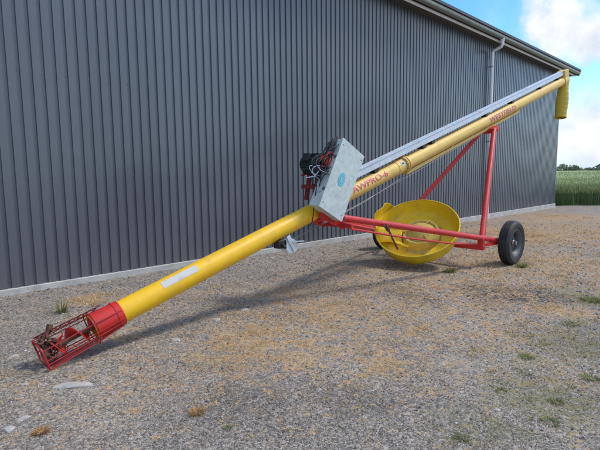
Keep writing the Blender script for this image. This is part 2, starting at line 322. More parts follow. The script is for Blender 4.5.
def ground_mat():
    m = bpy.data.materials.new('gravel_yard'); m.use_nodes = True; t = m.node_tree; p = t.nodes['Principled BSDF']
    tc = N(t, 'ShaderNodeTexCoord'); P = tc.outputs['Object']
    def vor(s, **k): n = N(t, 'ShaderNodeTexVoronoi', i_Scale=s, **k); L(t, P, n.inputs['Vector']); return n
    def noi(s, d=6., r=.65): n = N(t, 'ShaderNodeTexNoise', i_Scale=s, i_Detail=d, i_Roughness=r); L(t, P, n.inputs['Vector']); return n.outputs[0]
    v1 = vor(110.); v2 = vor(48.); v3 = vor(21.)
    s1 = N(t, 'ShaderNodeSeparateColor'); L(t, v1.outputs['Color'], s1.inputs[0])
    s2 = N(t, 'ShaderNodeSeparateColor'); L(t, v2.outputs['Color'], s2.inputs[0])
    s3 = N(t, 'ShaderNodeSeparateColor'); L(t, v3.outputs['Color'], s3.inputs[0])
    c1 = ramp(t, [(0, (.10, .092, .085)), (.35, (.205, .187, .170)), (.7, (.32, .292, .265)), (.93, (.43, .40, .37)), (1, (.50, .47, .44))]); L(t, s1.outputs[0], c1.inputs[0])
    c2 = ramp(t, [(0, (.12, .11, .10)), (.5, (.25, .225, .195)), (.85, (.36, .33, .29)), (1, (.48, .45, .42))]); L(t, s2.outputs[0], c2.inputs[0])
    c3 = ramp(t, [(0, (.18, .165, .15)), (.6, (.31, .28, .25)), (1, (.5, .47, .43))]); L(t, s3.outputs[0], c3.inputs[0])
    f2 = math_n(t, 'GREATER_THAN', s2.outputs[1], .74); f3 = math_n(t, 'GREATER_THAN', s3.outputs[1], .98)
    c = mixc(t, f2, c1.outputs[0], c2.outputs[0]); c = mixc(t, f3, c, c3.outputs[0])
    big = noi(.9); mid = noi(6.5, 9., .78); fine = noi(26., 6., .75)
    rb = ramp(t, [(.3, (.80, .78, .76)), (.7, (1.18, 1.12, 1.04))]); L(t, big, rb.inputs[0]); c = mixc(t, 1.0, c, rb.outputs[0], 'MULTIPLY')
    nz = math_n(t, 'ADD', math_n(t, 'MULTIPLY', mid, .6), math_n(t, 'MULTIPLY', fine, .4))
    def mask(attr, lo, hi, k=1.5):
        a = N(t, 'ShaderNodeAttribute', attribute_name=attr)
        q = math_n(t, 'MULTIPLY_ADD', math_n(t, 'SUBTRACT', nz, .5), k, a.outputs['Fac'])
        mr = N(t, 'ShaderNodeMapRange', interpolation_type='SMOOTHSTEP'); L(t, q, mr.inputs[0]); mr.inputs[1].default_value = lo; mr.inputs[2].default_value = hi; return mr.outputs[0]
    c = mixc(t, math_n(t, 'MULTIPLY', mask('dark', .25, .65, 2.0), .85), c, mixc(t, 1.0, c, (.42, .42, .44), 'MULTIPLY'))
    c = mixc(t, math_n(t, 'MULTIPLY', mask('pale', .3, .8), .4), c, (.40, .385, .36))
    rd = ramp(t, [(.32, (.19, .11, .05)), (.5, (.41, .255, .12)), (.66, (.58, .41, .23))]); L(t, fine, rd.inputs[0])
    c = mixc(t, math_n(t, 'MULTIPLY', mask('dry', .36, .58, 6.0), .85), c, rd.outputs[0])
    rg = ramp(t, [(.3, (.085, .09, .03)), (.7, (.22, .21, .08))]); L(t, fine, rg.inputs[0])
    c = mixc(t, math_n(t, 'MULTIPLY', mask('green', .25, .75, 2.4), .65), c, rg.outputs[0])
    L(t, c, p.inputs['Base Color']); p.inputs['Roughness'].default_value = .9; p.inputs['Specular IOR Level'].default_value = .25
    h = math_n(t, 'ADD', math_n(t, 'MULTIPLY', v1.outputs['Distance'], -.5), math_n(t, 'MULTIPLY', v2.outputs['Distance'], -.5))
    b = N(t, 'ShaderNodeBump', i_Strength=.75, i_Distance=.012); L(t, h, b.inputs['Height']); L(t, b.outputs[0], p.inputs['Normal'])
    return m
ground = raw_mesh('ground', V, Fq, ground_mat(), smooth=True); tag(ground, kind='structure')
for k in BL:
    at = ground.data.attributes.new(k, 'FLOAT', 'POINT'); at.data.foreach_set('value', patch(k, Xf, Yf).astype(np.float32))

# ------------------------------------------------------------------ barn
BROT = math.atan2(wd.y, wd.x)                                  # local X along the wall, local Y into the barn, Z up
barn = thing('barn', 'long dark grey corrugated metal barn with pale concrete plinth and zinc gutter', 'barn', B0, BROT)
EU = .15
ZB, ZT, XL, XR, DEP = .075, 5.28 + EU, -11.0, 20.02, 13.0
def ribs(x0, x1):
    prof = []; x = x0; a = .0865; sl_ = .0065; b = .038; d = .021
    while x < x1:
        prof += [(x, 0), (x + a, 0), (x + a + sl_, d), (x + a + sl_ + b, d)]; x += .1375 * (1 + 0)
    prof = [q for q in prof if q[0] <= x1] + [(x1, 0)]
    return prof
def clad_mesh(mb, prof, place, zb, zt, t=.0):
    zs = (zb, zt) if not callable(zt) else None
    vs = []; fs = []
    for x, d in prof:
        top = zt(x) if callable(zt) else zt
        vs += [place(x, d, zb), place(x, d, top)]
    for i in range(len(prof) - 1): fs.append((2 * i, 2 * i + 2, 2 * i + 3, 2 * i + 1))
    mb.add(vs, fs)
mb = MB(); clad_mesh(mb, ribs(XL, XR - .1), lambda x, d, z: (x, d, z), ZB, ZT + .02)
x = XL + .0865 + .006 + .0195; k = 0
while x < 8:                                                   # screw heads in the grooves
    for z in (.16, 1.45, 2.75, 4.05):
        if k % 2 == 0: mb.lathe([(.009, .002), (.009, -.001), (.006, -.005), (0, -.006)], (x, .019, z + .004 * ((k * 7) % 3)), (0, 1, 0), n=6, mi=1)
    x += .1375; k += 1
mb.build('front_cladding', [CLAD, STEEL], barn, sharp=20, fix=False)
RISE = math.tan(R(16))
def gable_top(y): return ZT + .02 + RISE * (min(y, DEP - y))
mb = MB(); clad_mesh(mb, ribs(.1, DEP), lambda y, d, z: (XR - d, y, z), ZB, gable_top); 
mb.build('gable_cladding', CLAD, barn, sharp=20, fix=False)
mb = MB(); clad_mesh(mb, ribs(0, DEP), lambda y, d, z: (XL + d, y, z), ZB, gable_top); mb.build('gable_cladding', CLAD, barn, sharp=20, fix=False)
mb = MB(); clad_mesh(mb, ribs(XL, XR), lambda x, d, z: (x, DEP - d, z), ZB, ZT); mb.build('rear_cladding', CLAD, barn, sharp=20, fix=False)
mb = MB(); mb.box(XR - .115, XR + .006, -.006, .0, ZB, ZT); mb.box(XR, XR + .006, 0, .115, ZB, ZT); mb.build('corner_flashing', CLAD, barn)
mb = MB(); mb.box(XL, XR + .01, -.035, .3, -.6, ZB - .004); mb.box(XR - .3, XR + .009, .3, DEP - .02, -.6, ZB - .005); 
bevel(mb.build('plinth', CONC, barn), .008)
# eave: soffit, fascia, gutter, roof
XE = XR + .86
mb = MB()
for i in range(3):
    y0 = -.262 + i * .088; mb.box(XL - .3, XE, y0 + .003, y0 + .086, 5.262 + EU + .004 * (i % 2), 5.30 + EU)
mb.build('soffit', SOFF, barn)
mb = MB(); mb.box(XL - .3, XE + .01, -.286, -.262, 5.240 + EU, 5.305 + EU); mb.box(XL - .3, XE + .01, -.284, -.264, 5.305 + EU, 5.42 + EU, 1); bevel(mb.build('fascia_board', [FASC, SOFF], barn), .003)
mb = MB(); n = 12; r = .078; yc, zc = -.392, 5.375 + EU
prof = [(yc + math.cos(math.pi + math.pi * i / n) * r, zc + math.sin(math.pi + math.pi * i / n) * r) for i in range(n + 1)]
prof += [(prof[-1][0], zc + .02)]; bead = [(yc - r - .012, zc + .012), (yc - r - .004, zc + .016)]; prof = bead + prof
vs = []; fs = []
for xx in (XL - .3, XE + .03):
    vs += [(xx, a, b) for a, b in prof]
q = len(prof); fs = [(i, i + 1, q + i + 1, q + i) for i in range(q - 1)]
mb.add(vs, fs); mb.lathe([(0, 0), (r - .001, 0)], (XE + .03, yc, zc), (1, 0, 0), n=24)
gut = mb.build('gutter', ZINC, barn, fix=False); solid(gut, .003)
mb = MB(); yr = -.455; z0 = 5.45 + EU
def roof_z(y): return z0 + (y - yr) * RISE
XG = XR + .93
for sgn in (0, 1):
    pts = [(yr, roof_z(yr)), (DEP / 2, roof_z(DEP / 2))]
    if sgn: pts = [(DEP - a, b) for a, b in pts]
    vs = []; xx = XL - .4; xsn = []
    while xx < XG: xsn += [(xx, 0), (xx + .10, 0), (xx + .125, .035), (xx + .165, .035), (xx + .19, 0)]; xx += .2
    xsn = [p_ for p_ in xsn if p_[0] < XG] + [(XG, 0)]
    for a, b in pts: vs += [(u_, a, b + h_) for u_, h_ in xsn]
    q = len(xsn); mb.add(vs, [(i, i + 1, q + i + 1, q + i) for i in range(q - 1)])
rf = mb.build('roof', ROOFM, barn, sharp=20); solid(rf, .004)
mb = MB(); mb.box(XL - .4, XG, yr - .022, yr - .008, z0 - .025, z0 + .045); mb.build('drip_edge', ROOFM, barn)
for y0, y1 in ((yr + .02, DEP / 2), (DEP - yr - .02, DEP / 2)):
    for xx in (XG - .012, XL - .38):
        mb = MB(); mb.bar((xx, y0, roof_z(yr) - .10), (xx, y1, roof_z(DEP / 2) - .10), .024, .2); mb.build('bargeboard', ROOFM, barn)
# downpipe with swan neck
XD = 13.30
mb = MB()
mb.lathe([(.075, 0), (.06, -.04), (.052, -.12), (.052, -.16)], (XD, yc, zc - r + .03), (0, 0, 1), n=18)
mb.tube([(XD, yc, zc - r - .08), (XD, yc, zc - r - .15), (XD, yc + .025, zc - r - .20), (XD, -.13, 5.17), (XD, -.105, 5.12), (XD, -.10, 5.05), (XD, -.10, -.1)], .05, n=16)
for z in (5.0, 2.9, 1.0): mb.lathe([(.05, -.03), (.056, -.03), (.056, .03), (.05, .03)], (XD, -.10, z), (0, 0, 1), n=16)
dp = mb.build('downpipe', PIPE, barn)
for z in (4.7, 2.4, .6):
    mb = MB(); mb.lathe([(.0505, -.015), (.057, -.015), (.057, .015), (.0505, .015)], (XD, -.10, z), (0, 0, 1), n=16); mb.bar((XD, -.05, z), (XD, .018, z), .02, .02)
    mb.build('bracket', ZINC, dp)

# ------------------------------------------------------------------ grain auger
AZ = R(46.5555); EL = R(16.82)
AX, AY = -1.5498, 3.7215
ROT = math.pi / 2 - AZ                                         # local X along the auger, -Y towards the yard, Z up
auger = thing('grain_auger', 'long yellow grain auger on red two-wheeled frame leaning up along the barn wall', 'grain auger', (AX, AY, 0), ROT)
Z0 = .291; av = Vector((math.cos(EL), 0, math.sin(EL))); nv = Vector((-math.sin(EL), 0, math.cos(EL))); sv = Vector((0, -1, 0))
O0 = Vector((0, 0, Z0))
def ax(u, n=0, v=0):                                           # u = plan distance; n off the axis; v towards the yard
    return O0 + av * (u / math.cos(EL)) + nv * n + sv * v
def PT(u, v, z): return Vector((u, -v, z))
TR = .1
def tubeseg(mb, u0, u1, r, n=40, ri=None, caps=True):
    L_ = (u1 - u0) / math.cos(EL)
    pr = [(r, 0), (r, L_)]
    if ri: pr = [(ri, 0), (r, 0), (r, L_), (ri, L_)]
    mb.lathe(pr, ax(u0), av, n=n, closed=bool(ri))
mb = MB(); tubeseg(mb, -.222, 2.62, TR + .0005, ri=TR - .006)
lt = mb.build('lower_tube', YEL, auger)
mb = MB(); tubeseg(mb, 2.62, 11.02, TR, ri=TR - .006); mb.build('upper_tube', YELF, auger)
mb = MB(); tubeseg(mb, -.215, .012, TR + .009, ri=TR + .001)
for u in (-.2, -.03): tubeseg(mb, u - .008, u + .008, TR + .014, ri=TR + .002)
mb.build('intake_sleeve', RED, auger)
mb = MB(); tubeseg(mb, 2.46, 2.60, TR + .012, ri=TR); mb.build('tube_clamp', YEL, auger)
# flange in mid length
fl = MB(); 
for u in (4.19, 4.235): tubeseg(fl, u - .010, u + .010, TR + .032, ri=TR)
tubeseg(fl, 4.0, 4.18, TR + .006, ri=TR)
for k in range(10):
    a = k * math.pi / 5; p = ax(4.16) + (nv * math.cos(a) + sv * math.sin(a)) * (TR + .02)
    fl.lathe([(0, 0), (.009, 0), (.009, .085), (0, .085)], p, av, n=6, mi=1)
flo = fl.build('flange', [YELF, STEEL], auger)
# auger screw: shaft and flighting
mb = MB(); mb.tube([ax(-.585), ax(1.2)], .021, n=14); mb.build('shaft', RUST, auger)
mb = MB(); vs = []; fs = []; nt_ = 160; s0, s1, pit = -.56, .30, .19
for i in range(nt_ + 1):
    s_ = s0 + (s1 - s0) * i / nt_; a = 2 * math.pi * s_ / pit
    dr = nv * math.cos(a) + sv * math.sin(a); b_ = O0 + av * s_
    vs += [b_ + dr * .019, b_ + dr * .055, b_ + dr * .088]
for i in range(nt_):
    for j in range(2): fs.append((3 * i + j, 3 * i + j + 1, 3 * i + j + 4, 3 * i + j + 3))
mb.add(vs, fs); fo = mb.build('flighting', RED, auger, fix=False, sharp=60); solid(fo, .005)
# intake cage
mb = MB(); S0, S1 = -.635, -.10
def cage_ring(s_, w, h, k=.035, drop=-.012):
    P = []
    for cx, cy, a0 in ((w - k, h - k, 0), (-w + k, h - k, 90), (-w + k, -h + k, 180), (w - k, -h + k, 270)):
        for i in range(5):
            a = R(a0 + i * 22.5); P.append(O0 + av * s_ + sv * (cx + k * math.cos(a)) + nv * (cy + k * math.sin(a) + drop))
    return P
mb.tube(cage_ring(S0, .135, .10), .007, n=8, closed=True)
mb.tube(cage_ring(-.24, .125, .115, .06), .0045, n=8, closed=True)
for y_, z_ in ((.135, -.02), (.132, -.055), (.09, -.112), (.06, -.113), (.03, -.112), (0, -.113), (-.03, -.112), (-.09, -.112), (-.135, -.03), (-.135, .045), (-.105, .088), (.128, .06), (.124, -.10), (-.124, -.1)):
    a = O0 + av * S0 + sv * y_ + nv * z_; b = O0 + av * -.235 + sv * (y_ * .86) + nv * (z_ * .98)
    b2 = O0 + av * .0 + sv * (y_ * .82) + nv * (z_ * .94)
    dd = math.hypot(y_ * .82, z_ * .94); fct = (TR + .012) / dd
    b2 = O0 + av * -.005 + sv * (y_ * .82 * fct) + nv * (z_ * .94 * fct)
    mb.tube([a, b, b2], .0046, n=8)
cage = mb.build('intake_cage', REDC2, auger)
mb = MB(); zz = []                                            # zigzag rod along the far upper edge
for i in range(15):
    s_ = -.62 + i * .036; zz.append(O0 + av * s_ - sv * (.122 if i % 2 else .07) + nv * (.075 if i % 2 else .118))
mb.tube(zz, .0042, n=6); mb.tube([O0 + av * -.63 - sv * .07 + nv * .118, O0 + av * -.1 - sv * .07 + nv * .112], .005, n=6)
for dz, dy in ((.0, .0), (-.045, -.055)):
    zz = [O0 + av * (-.63 + i * .03) - sv * ((.095 if i % 2 else .05) + dy * -1) + nv * ((.10 if i % 2 else .122) + dz) for i in range(18)]; mb.tube(zz, .0036, n=6)
mb.build('zigzag_rod', REDK, cage)
mb = MB()                                                      # twine and straw wound round the low end of the screw
for k in range(7):
    q_ = random.Random(40 + k); c_ = O0 + av * q_.uniform(-.60, -.46); r_ = q_.uniform(.035, .085); ph = q_.uniform(0, 6)
    mb.tube([c_ + av * (.03 * math.sin(t * 1.7 + ph)) + (nv * math.cos(t + ph) + sv * math.sin(t + ph)) * r_ * (1 + .2 * math.sin(t * 3 + ph)) for t in np.linspace(0, 7.5, 30)], .0035, n=5)
mb.build('wound_twine', RUST, cage)
mb = MB()                                                      # bearing yoke at the low end
mb.bar(O0 + av * -.60 - nv * .10, O0 + av * -.60 + nv * .125, .05, .012, av)
mb.bar(O0 + av * -.585 + nv * .09 - sv * .01, O0 + av * -.515 + nv * .145 - sv * .03, .022, .02)
mb.bar(O0 + av * -.515 + nv * .14 - sv * .03, O0 + av * -.49 + nv * .17 - sv * .035, .03, .035)
mb.lathe([(0, -.03), (.045, -.03), (.05, -.01), (.05, .02), (.03, .035), (0, .035)], O0 + av * -.60, av, n=18)
mb.bar(O0 + av * -.61 - sv * .125 + nv * .03, O0 + av * -.61 + sv * .125 + nv * .01, .03, .01, nv)
mb.bar(O0 + av * -.57 - sv * .10 + nv * .06, O0 + av * -.50 - sv * .03 + nv * .14, .02, .02)
mb.bar(O0 + av * -.62 - sv * .08 - nv * .05, O0 + av * -.55 + sv * .06 + nv * .09, .022, .014)
for k in range(9):                                             # caked chain and straw on the yoke
    q_ = random.Random(k); c_ = O0 + av * q_.uniform(-.62, -.50) + sv * q_.uniform(-.09, .03) + nv * q_.uniform(.0, .12)
    mb.lathe([(.012, -.008), (.024, -.008), (.024, .008), (.012, .008)], c_, Vector((q_.gauss(0, 1), q_.gauss(0, 1), q_.gauss(0, 1))), n=10, closed=True)
mb.build('bearing_yoke', RUST, cage)
mb = MB(); mb.bar(O0 + av * -.53 - nv * .02 + sv * .02, O0 + av * -.47 + nv * .075 + sv * .04, .10, .006); mb.build('paddle', RED, cage)
# labels on the tube
def wrap(name, u0, u1, a0, a1, r, m, parent, nn=10):           # sheet lying on the tube; angles from the top towards the yard
    mb = MB(); vs = []; fs = []
    for i in range(nn + 1):
        a = R(a0 + (a1 - a0) * i / nn); d = nv * math.cos(a) + sv * math.sin(a)
        vs += [ax(u0) + d * r, ax(u1) + d * r]
    fs = [(2 * i, 2 * i + 1, 2 * i + 3, 2 * i + 2) for i in range(nn)]
    mb.add(vs, fs); return mb.build(name, m, parent)
wrap('white_label', .39, .75, 24, 64, TR + .0025, WHITE, lt)
wrap('small_label', 4.06, 4.14, 38, 80, TR + .0085, WHITE, flo); wrap('small_mark', 4.075, 4.125, 52, 66, TR + .0095, GEAR, flo)
def text_on_tube(name, text, u0, u1, height, amid, m, off, r, parent):
    cu = bpy.data.curves.new(name, 'FONT'); cu.body = text; cu.size = 1; cu.offset = off; cu.resolution_u = 3
    to = bpy.data.objects.new(name, cu); col.objects.link(to); dg = bpy.context.evaluated_depsgraph_get()
    me = bpy.data.meshes.new_from_object(to.evaluated_get(dg)); bpy.data.objects.remove(to)
    cu2 = bpy.data.curves.new(name, 'FONT'); cu2.body = text; cu2.size = 1
    t2 = bpy.data.objects.new(name, cu2); col.objects.link(t2); dg = bpy.context.evaluated_depsgraph_get()
    m2 = bpy.data.meshes.new_from_object(t2.evaluated_get(dg)); bpy.data.objects.remove(t2)
    x0 = min(v.co.x for v in m2.vertices); x1 = max(v.co.x for v in m2.vertices); y0 = min(v.co.y for v in m2.vertices); y1 = max(v.co.y for v in m2.vertices)
    bm = bmesh.new(); bm.from_mesh(me)
    for k in range(1, 12):
        yy = y0 - .05 + (y1 - y0 + .1) * k / 12
        bmesh.ops.bisect_plane(bm, geom=bm.verts[:] + bm.edges[:] + bm.faces[:], plane_co=(0, yy, 0), plane_no=(0, 1, 0))
    for v in bm.verts:
        fx = (v.co.x - x0) / (x1 - x0); fy = (v.co.y - y0) / (y1 - y0) - .5
        a = R(amid) - fy * height / r; u = u0 + (u1 - u0) * fx
        v.co = ax(u) + (nv * math.cos(a) + sv * math.sin(a)) * r
    bm.to_mesh(me); bm.free(); me.materials.clear(); me.materials.append(m)
    o = bpy.data.objects.new(name, me); col.objects.link(o); o.parent = parent; return o
upper = [o for o in auger.children if o.name == 'upper_tube'][0]
text_on_tube('lettering_outline', 'AWPRO-6', 2.98, 3.72, .088, 66, CREAM, .04, TR + .0022, upper)
text_on_tube('lettering', 'AWPRO-6', 2.98, 3.72, .088, 66, REDL, .012, TR + .0040, upper)
text_on_tube('lettering_outline', 'WESTFIELD', 6.85, 7.98, .095, 80, CREAM, .04, TR + .0022, upper)
text_on_tube('lettering', 'WESTFIELD', 6.85, 7.98, .095, 80, REDL, .012, TR + .0040, upper)
# chain channel above the tube, on brackets
mb = MB(); c0, c1 = ax(2.70, .193), ax(10.98, .193); mb.bar(c0, c1, .11, .09, nv)
ch = bevel(mb.build('shaft_channel', GALVB, auger), .006)
mb = MB(); mb.bar(ax(2.7, .2405), ax(10.98, .2405), .128, .004, nv); 
for u in (4.6, 6.6, 8.7): mb.bar(ax(u, .240), ax(u + .05, .240), .135, .012, nv)
mb.build('channel_lid', GALVB, ch)
for u in (3.55, 4.75, 5.0, 6.85, 8.0, 9.5, 10.6):
    mb = MB(); mb.bar(ax(u - .03, .122), ax(u + .05, .122), .09, .055, nv); mb.bar(ax(u - .05, .1025), ax(u + .07, .1025), .075, .006, nv)
    mb.build('channel_bracket', GEAR, ch)
# head box and flexible spout
mb = MB(); tubeseg(mb, 10.90, 11.16, TR + .018, ri=.02)
mb.bar(ax(10.93, .14), ax(11.19, .14), .19, .22, nv); mb.bar(ax(10.96, -.07), ax(11.16, -.07), .2, .1, nv)
hd = bevel(mb.build('discharge_head', YELF, auger), .008)
mb = MB(); P0 = PT(11.10, 0, 3.56); P1 = PT(10.98, 0, 2.74); dv = (P1 - P0); LL = dv.length; prof = []
for i in range(57):
    t_ = i / 56; r = .115 + .03 * t_ + .004 * math.sin(t_ * 5.0)
    w = (t_ * 7) % 1.0
    r += .005 * (1 if w < .09 else 0)
    prof.append((r, t_ * LL))
mb.lathe(prof, P0, dv, n=36)
for v in range(len(mb.v)):                                     # the sleeve hangs a little dented
    x_, y_, z_ = mb.v[v]; k = math.sin(z_ * 9 + y_ * 11) * .010 + math.sin(z_ * 4 - x_ * 17) * .008; mb.v[v] = (x_ + k, y_ - k * .6, z_)
spout = mb.build('discharge_spout', YELS, hd, sharp=50, fix=False); solid(spout, .003)
mb = MB(); mb.tube([PT(11.21, .05, 3.66), PT(11.25, .05, 3.4), PT(11.20, .05, 3.15), PT(11.12, .05, 2.95)], .008, n=6); mb.build('spout_strap', RUST, hd)
# stiffening rail below the upper tube
mb = MB(); mb.bar(ax(4.25, -.135), ax(8.35, -.135), .06, .05, nv)
for u in (4.3, 5.6, 6.9, 8.25): mb.bar(ax(u - .03, -.105), ax(u + .03, -.105), .05, .022, nv)
bevel(mb.build('track_rail', YELF, auger), .004)
# belt guard box
BC = Vector((2.5446, 0, 1.3895)); BC.z = 1.3725
lx = Vector((math.cos(R(-28.5)), 0, math.sin(R(-28.5)))); lz = Vector((math.sin(R(28.5)), 0, math.cos(R(28.5))))
HW, HL, TH = .213, .43, .165
gd = thing  # (plain alias kept out of the scene)
mb = MB(); cF = BC + sv * .30
mb.hexa(cF - sv * .002, lx * (HW + .006), lz * (HL + .006), sv * .002); mb.hexa(cF - sv * .012, lx * (HW + .0045), lz * (HL + .0045), sv * .009)
for q_ in (-.5, .45): mb.hexa(BC - lx * (HW + .004) + lz * HL * q_ + sv * .272, lx * .004, lz * .02, sv * .022, 1)
for sx_, sz_ in ((1, 0), (-1, 0)): mb.hexa(BC + lx * sx_ * (HW - .002) + sv * (.296 - TH / 2), lx * .002, lz * (HL - .003), sv * (TH / 2 - .001))
for sz_ in (1, -1): mb.hexa(BC + lz * sz_ * (HL - .002) + sv * (.296 - TH / 2), lx * (HW - .003), lz * .002, sv * (TH / 2 - .001))
mb.hexa(BC + sv * .135, lx * (HW - .003), lz * (HL - .003), sv * .002)
for a, b in ((-.6, .02), (.35, .02), (-.0, -.02)): mb.lathe([(0, -.004), (.008, -.003), (.012, 0), (.012, .004)], BC - lx * HW + lz * HL * a + sv * .23, lx, n=8, mi=1)
for a, b in ((-.85, -.85), (.85, -.85), (-.85, .85), (.85, .85)): mb.lathe([(0, .305), (.007, .304), (.010, .3), (.010, .296)], BC + lx * HW * a + lz * HL * b, sv, n=8, mi=1)
guard = bevel(mb.build('belt_guard', [GALV, STEEL], auger), .003)
mb = MB(); mb.hexa(BC + lz * (HL + .003) + sv * .215, lx * (HW * .35), lz * .003, sv * .07); mb.build('rubber_strip', BLACK, guard)
mb = MB(); LC = Vector((2.521, 0, 1.387)) - Vector((0, 0, .008)); vs = [LC + sv * .3022 + lx * .058 * math.cos(t) + lz * .082 * math.sin(t) for t in np.linspace(0, 2 * math.pi, 33)[:-1]]
mb.add(vs, [tuple(range(32))]); st = mb.build('round_sticker', CYAN, guard, sharp=None); solid(st, .001)
mb = MB()
vs = [LC + sv * .3034 + lx * (.045 * math.cos(t)) + lz * (.066 * math.sin(t)) for t in np.linspace(0, 2 * math.pi, 33)[:-1]]
vi = [LC + sv * .3034 + lx * (.041 * math.cos(t)) + lz * (.060 * math.sin(t)) for t in np.linspace(0, 2 * math.pi, 33)[:-1]]
mb.add(vs + vi, [(i, (i + 1) % 32, 32 + (i + 1) % 32, 32 + i) for i in range(32)])
for dx, dz, w_, h_ in ((-.012, .012, .005, .028), (.014, .012, .005, .028), (0, .014, .012, .005), (0, -.016, .022, .005), (.0, -.032, .012, .004)): mb.hexa(LC + sv * .3034 + lx * dx + lz * dz, lx * w_, lz * h_, sv * .0004)
mb.build('sticker_emblem', WHITE, st)
mb = MB(); mb.hexa(Vector((2.655, 0, 1.335)) + sv * .3015, lx * .012, lz * .03, sv * .0006); mb.build('small_label', WHITE, guard)
# motor, its cradle and brackets behind the guard
mb = MB(); mc = PT(2.40, -.17, 1.565)
mb.lathe([(0, -.02), (.05, -.02), (.10, 0), (.112, .02), (.112, .25), (.105, .27), (.06, .275), (0, .275)], mc, sv, n=28)
for k in range(14):
    a = 2 * math.pi * k / 14; d = lx * math.cos(a) + lz * math.sin(a); mb.hexa(mc + sv * .135 + d * .118, d * .01, d.cross(sv) * .003, sv * .10)
mo = mb.build('motor', MOTOR, auger)
mb = MB(); mb.hexa(mc + sv * .12 - lx * .11 + lz * .02, lx * .035, lz * .05, sv * .05); bevel(mb.build('junction_box', GEAR, mo), .004)
mb = MB()
mb.bar(PT(2.30, .08, 1.14), PT(2.36, .08, 1.44), .05, .035, (1, 0, 0)); mb.bar(PT(2.34, -.10, 1.14), PT(2.40, -.10, 1.44), .05, .035, (1, 0, 0))
mb.bar(PT(2.29, -.12, 1.43), PT(2.56, -.12, 1.56), .04, .02); mb.bar(PT(2.29, .09, 1.42), PT(2.56, .09, 1.55), .04, .02); mb.bar(PT(2.31, -.14, 1.30), PT(2.31, .12, 1.30), .03, .05)
bevel(mb.build('motor_cradle', REDK, auger), .003)
mb = MB()
mb.bar(PT(2.30, .16, .985), PT(2.72, .16, .80), .03, .07); mb.bar(PT(2.30, -.16, .985), PT(2.72, -.16, .80), .03, .07)
mb.bar(PT(2.40, -.17, .93), PT(2.40, .17, .93), .05, .05); mb.bar(PT(2.70, -.32, .82), PT(2.70, .32, .82), .05, .05)
bevel(mb.build('tow_bracket', RED, auger), .003)
mb = MB(); mb.bar(PT(2.25, .205, 1.075), PT(2.56, .205, .90), .15, .03); mb.build('underside_shade', GEAR, auger)  # black sheet that paints in the shade on the guard's underside
# wheels
GW = lambda u, v: g(*(Matrix.Rotation(ROT, 3, 'Z') @ Vector((u, -v, 0)) + Vector((AX, AY, 0)))[:2])
WN, WF, WR = (5.98, .90), (5.90, -1.50), .355
def make_wheel(u, v, side):
    c = PT(u, v, GW(u, v) + WR - .008)
    axv = sv * side
    root = None
    T = MB(); W = .085
    pr = [(.215, -.070), (.235, -.082), (.275, -.093), (.315, -.090), (.333, -.078)]
    xx = -.066
    for k in range(5):
        rr = WR - abs(xx + .012) ** 2 * 1.4
        pr += [(rr, xx), (rr, xx + .018), (rr - .010, xx + .0195), (rr - .010, xx + .0245)]; xx += .0265
    pr = pr[:-2] + [(.333, .078), (.315, .090), (.275, .093), (.235, .082), (.215, .070)]
    T.lathe(pr, c, axv, n=64)
    ty = T.build('wheel', TYRE, auger, sharp=28)
    Q = MB(); Q.lathe([(.218, -.07), (.205, -.06), (.190, -.05), (.185, .0), (.19, .045), (.205, .066), (.226, .074), (.222, .078), (.2, .07), (.175, .03), (.165, -.012), (.12, -.02), (.10, .004), (.062, .006), (.06, .0), (0, .0)], c, axv, n=40)
    Q.build('rim', RIM, ty, sharp=40)
    H = MB(); H.lathe([(.05, -.01), (.05, .03), (.035, .045), (.033, .075), (0, .078)], c, axv, n=20)
    for k in range(5):
        a = 2 * math.pi * k / 5; H.lathe([(0, .02), (.011, .02), (.011, .0)], c + (Vector((1, 0, 0)) * math.cos(a) + Vector((0, 0, 1)) * math.sin(a)) * .08, axv, n=6)
    H.build('hub', STEEL, ty)
    return c
cN = make_wheel(*WN, 1); cF_ = make_wheel(*WF, -1)
# red undercarriage
mb = MB(); mb.tube([PT(2.60, .24, .925), cN - sv * .10 + Vector((-.03, 0, .01))], .042, n=18); mb.tube([cN - sv * .2, cN - sv * -.02], .03, n=14); mb.build('tow_arm', REDP, auger)
mb = MB(); mb.tube([PT(2.60, -.20, .915), cF_ + sv * .10 + Vector((-.03, 0, .01))], .036, n=18); mb.tube([cF_ + sv * .2, cF_ - sv * .02], .03, n=14); mb.build('tow_arm', REDP, auger)
ft = (5.32, .70, .29); ff = (5.32, -1.02, .30); tp = ax(7.02, -.20)
mb = MB(); mb.tube([PT(*ft), PT(7.02, .10, tp.z)], .046, n=18); mb.build('lift_arm', REDP, auger)
mb = MB(); mb.tube([PT(*ff), PT(6.98, -.10, tp.z)], .040, n=18); mb.build('lift_arm', REDP, auger)
mb = MB(); mb.bar(PT(ft[0], ft[1] + .05, .285), PT(ff[0], ff[1] - .05, .285), .06, .075); mb.bar(PT(5.31, .70, .25), PT(5.31, .70, .43), .09, .05, (1, 0, 0)); mb.bar(PT(5.31, -1.02, .25), PT(5.31, -1.02, .43), .09, .05, (1, 0, 0))
mb.bar(PT(5.32, .72, .33), cN - sv * .12, .05, .05); mb.bar(PT(5.32, -1.04, .33), cF_ + sv * .12, .05, .05)
bevel(mb.build('cross_beam', REDP, auger), .004)
mb = MB(); mb.bar(ax(6.9, -.19), ax(7.12, -.19), .26, .09, nv); mb.tube([ax(7.0, -.2, -.16), ax(7.0, -.2, .16)], .022, n=12); bevel(mb.build('trolley', RED, auger), .004)
mb = MB(); mb.tube([PT(2.62, .36, .80), PT(3.6, .48, .60), PT(4.6, .60, .42), PT(5.28, .68, .34)], .013, n=8); mb.build('brace_rod', REDP, auger)
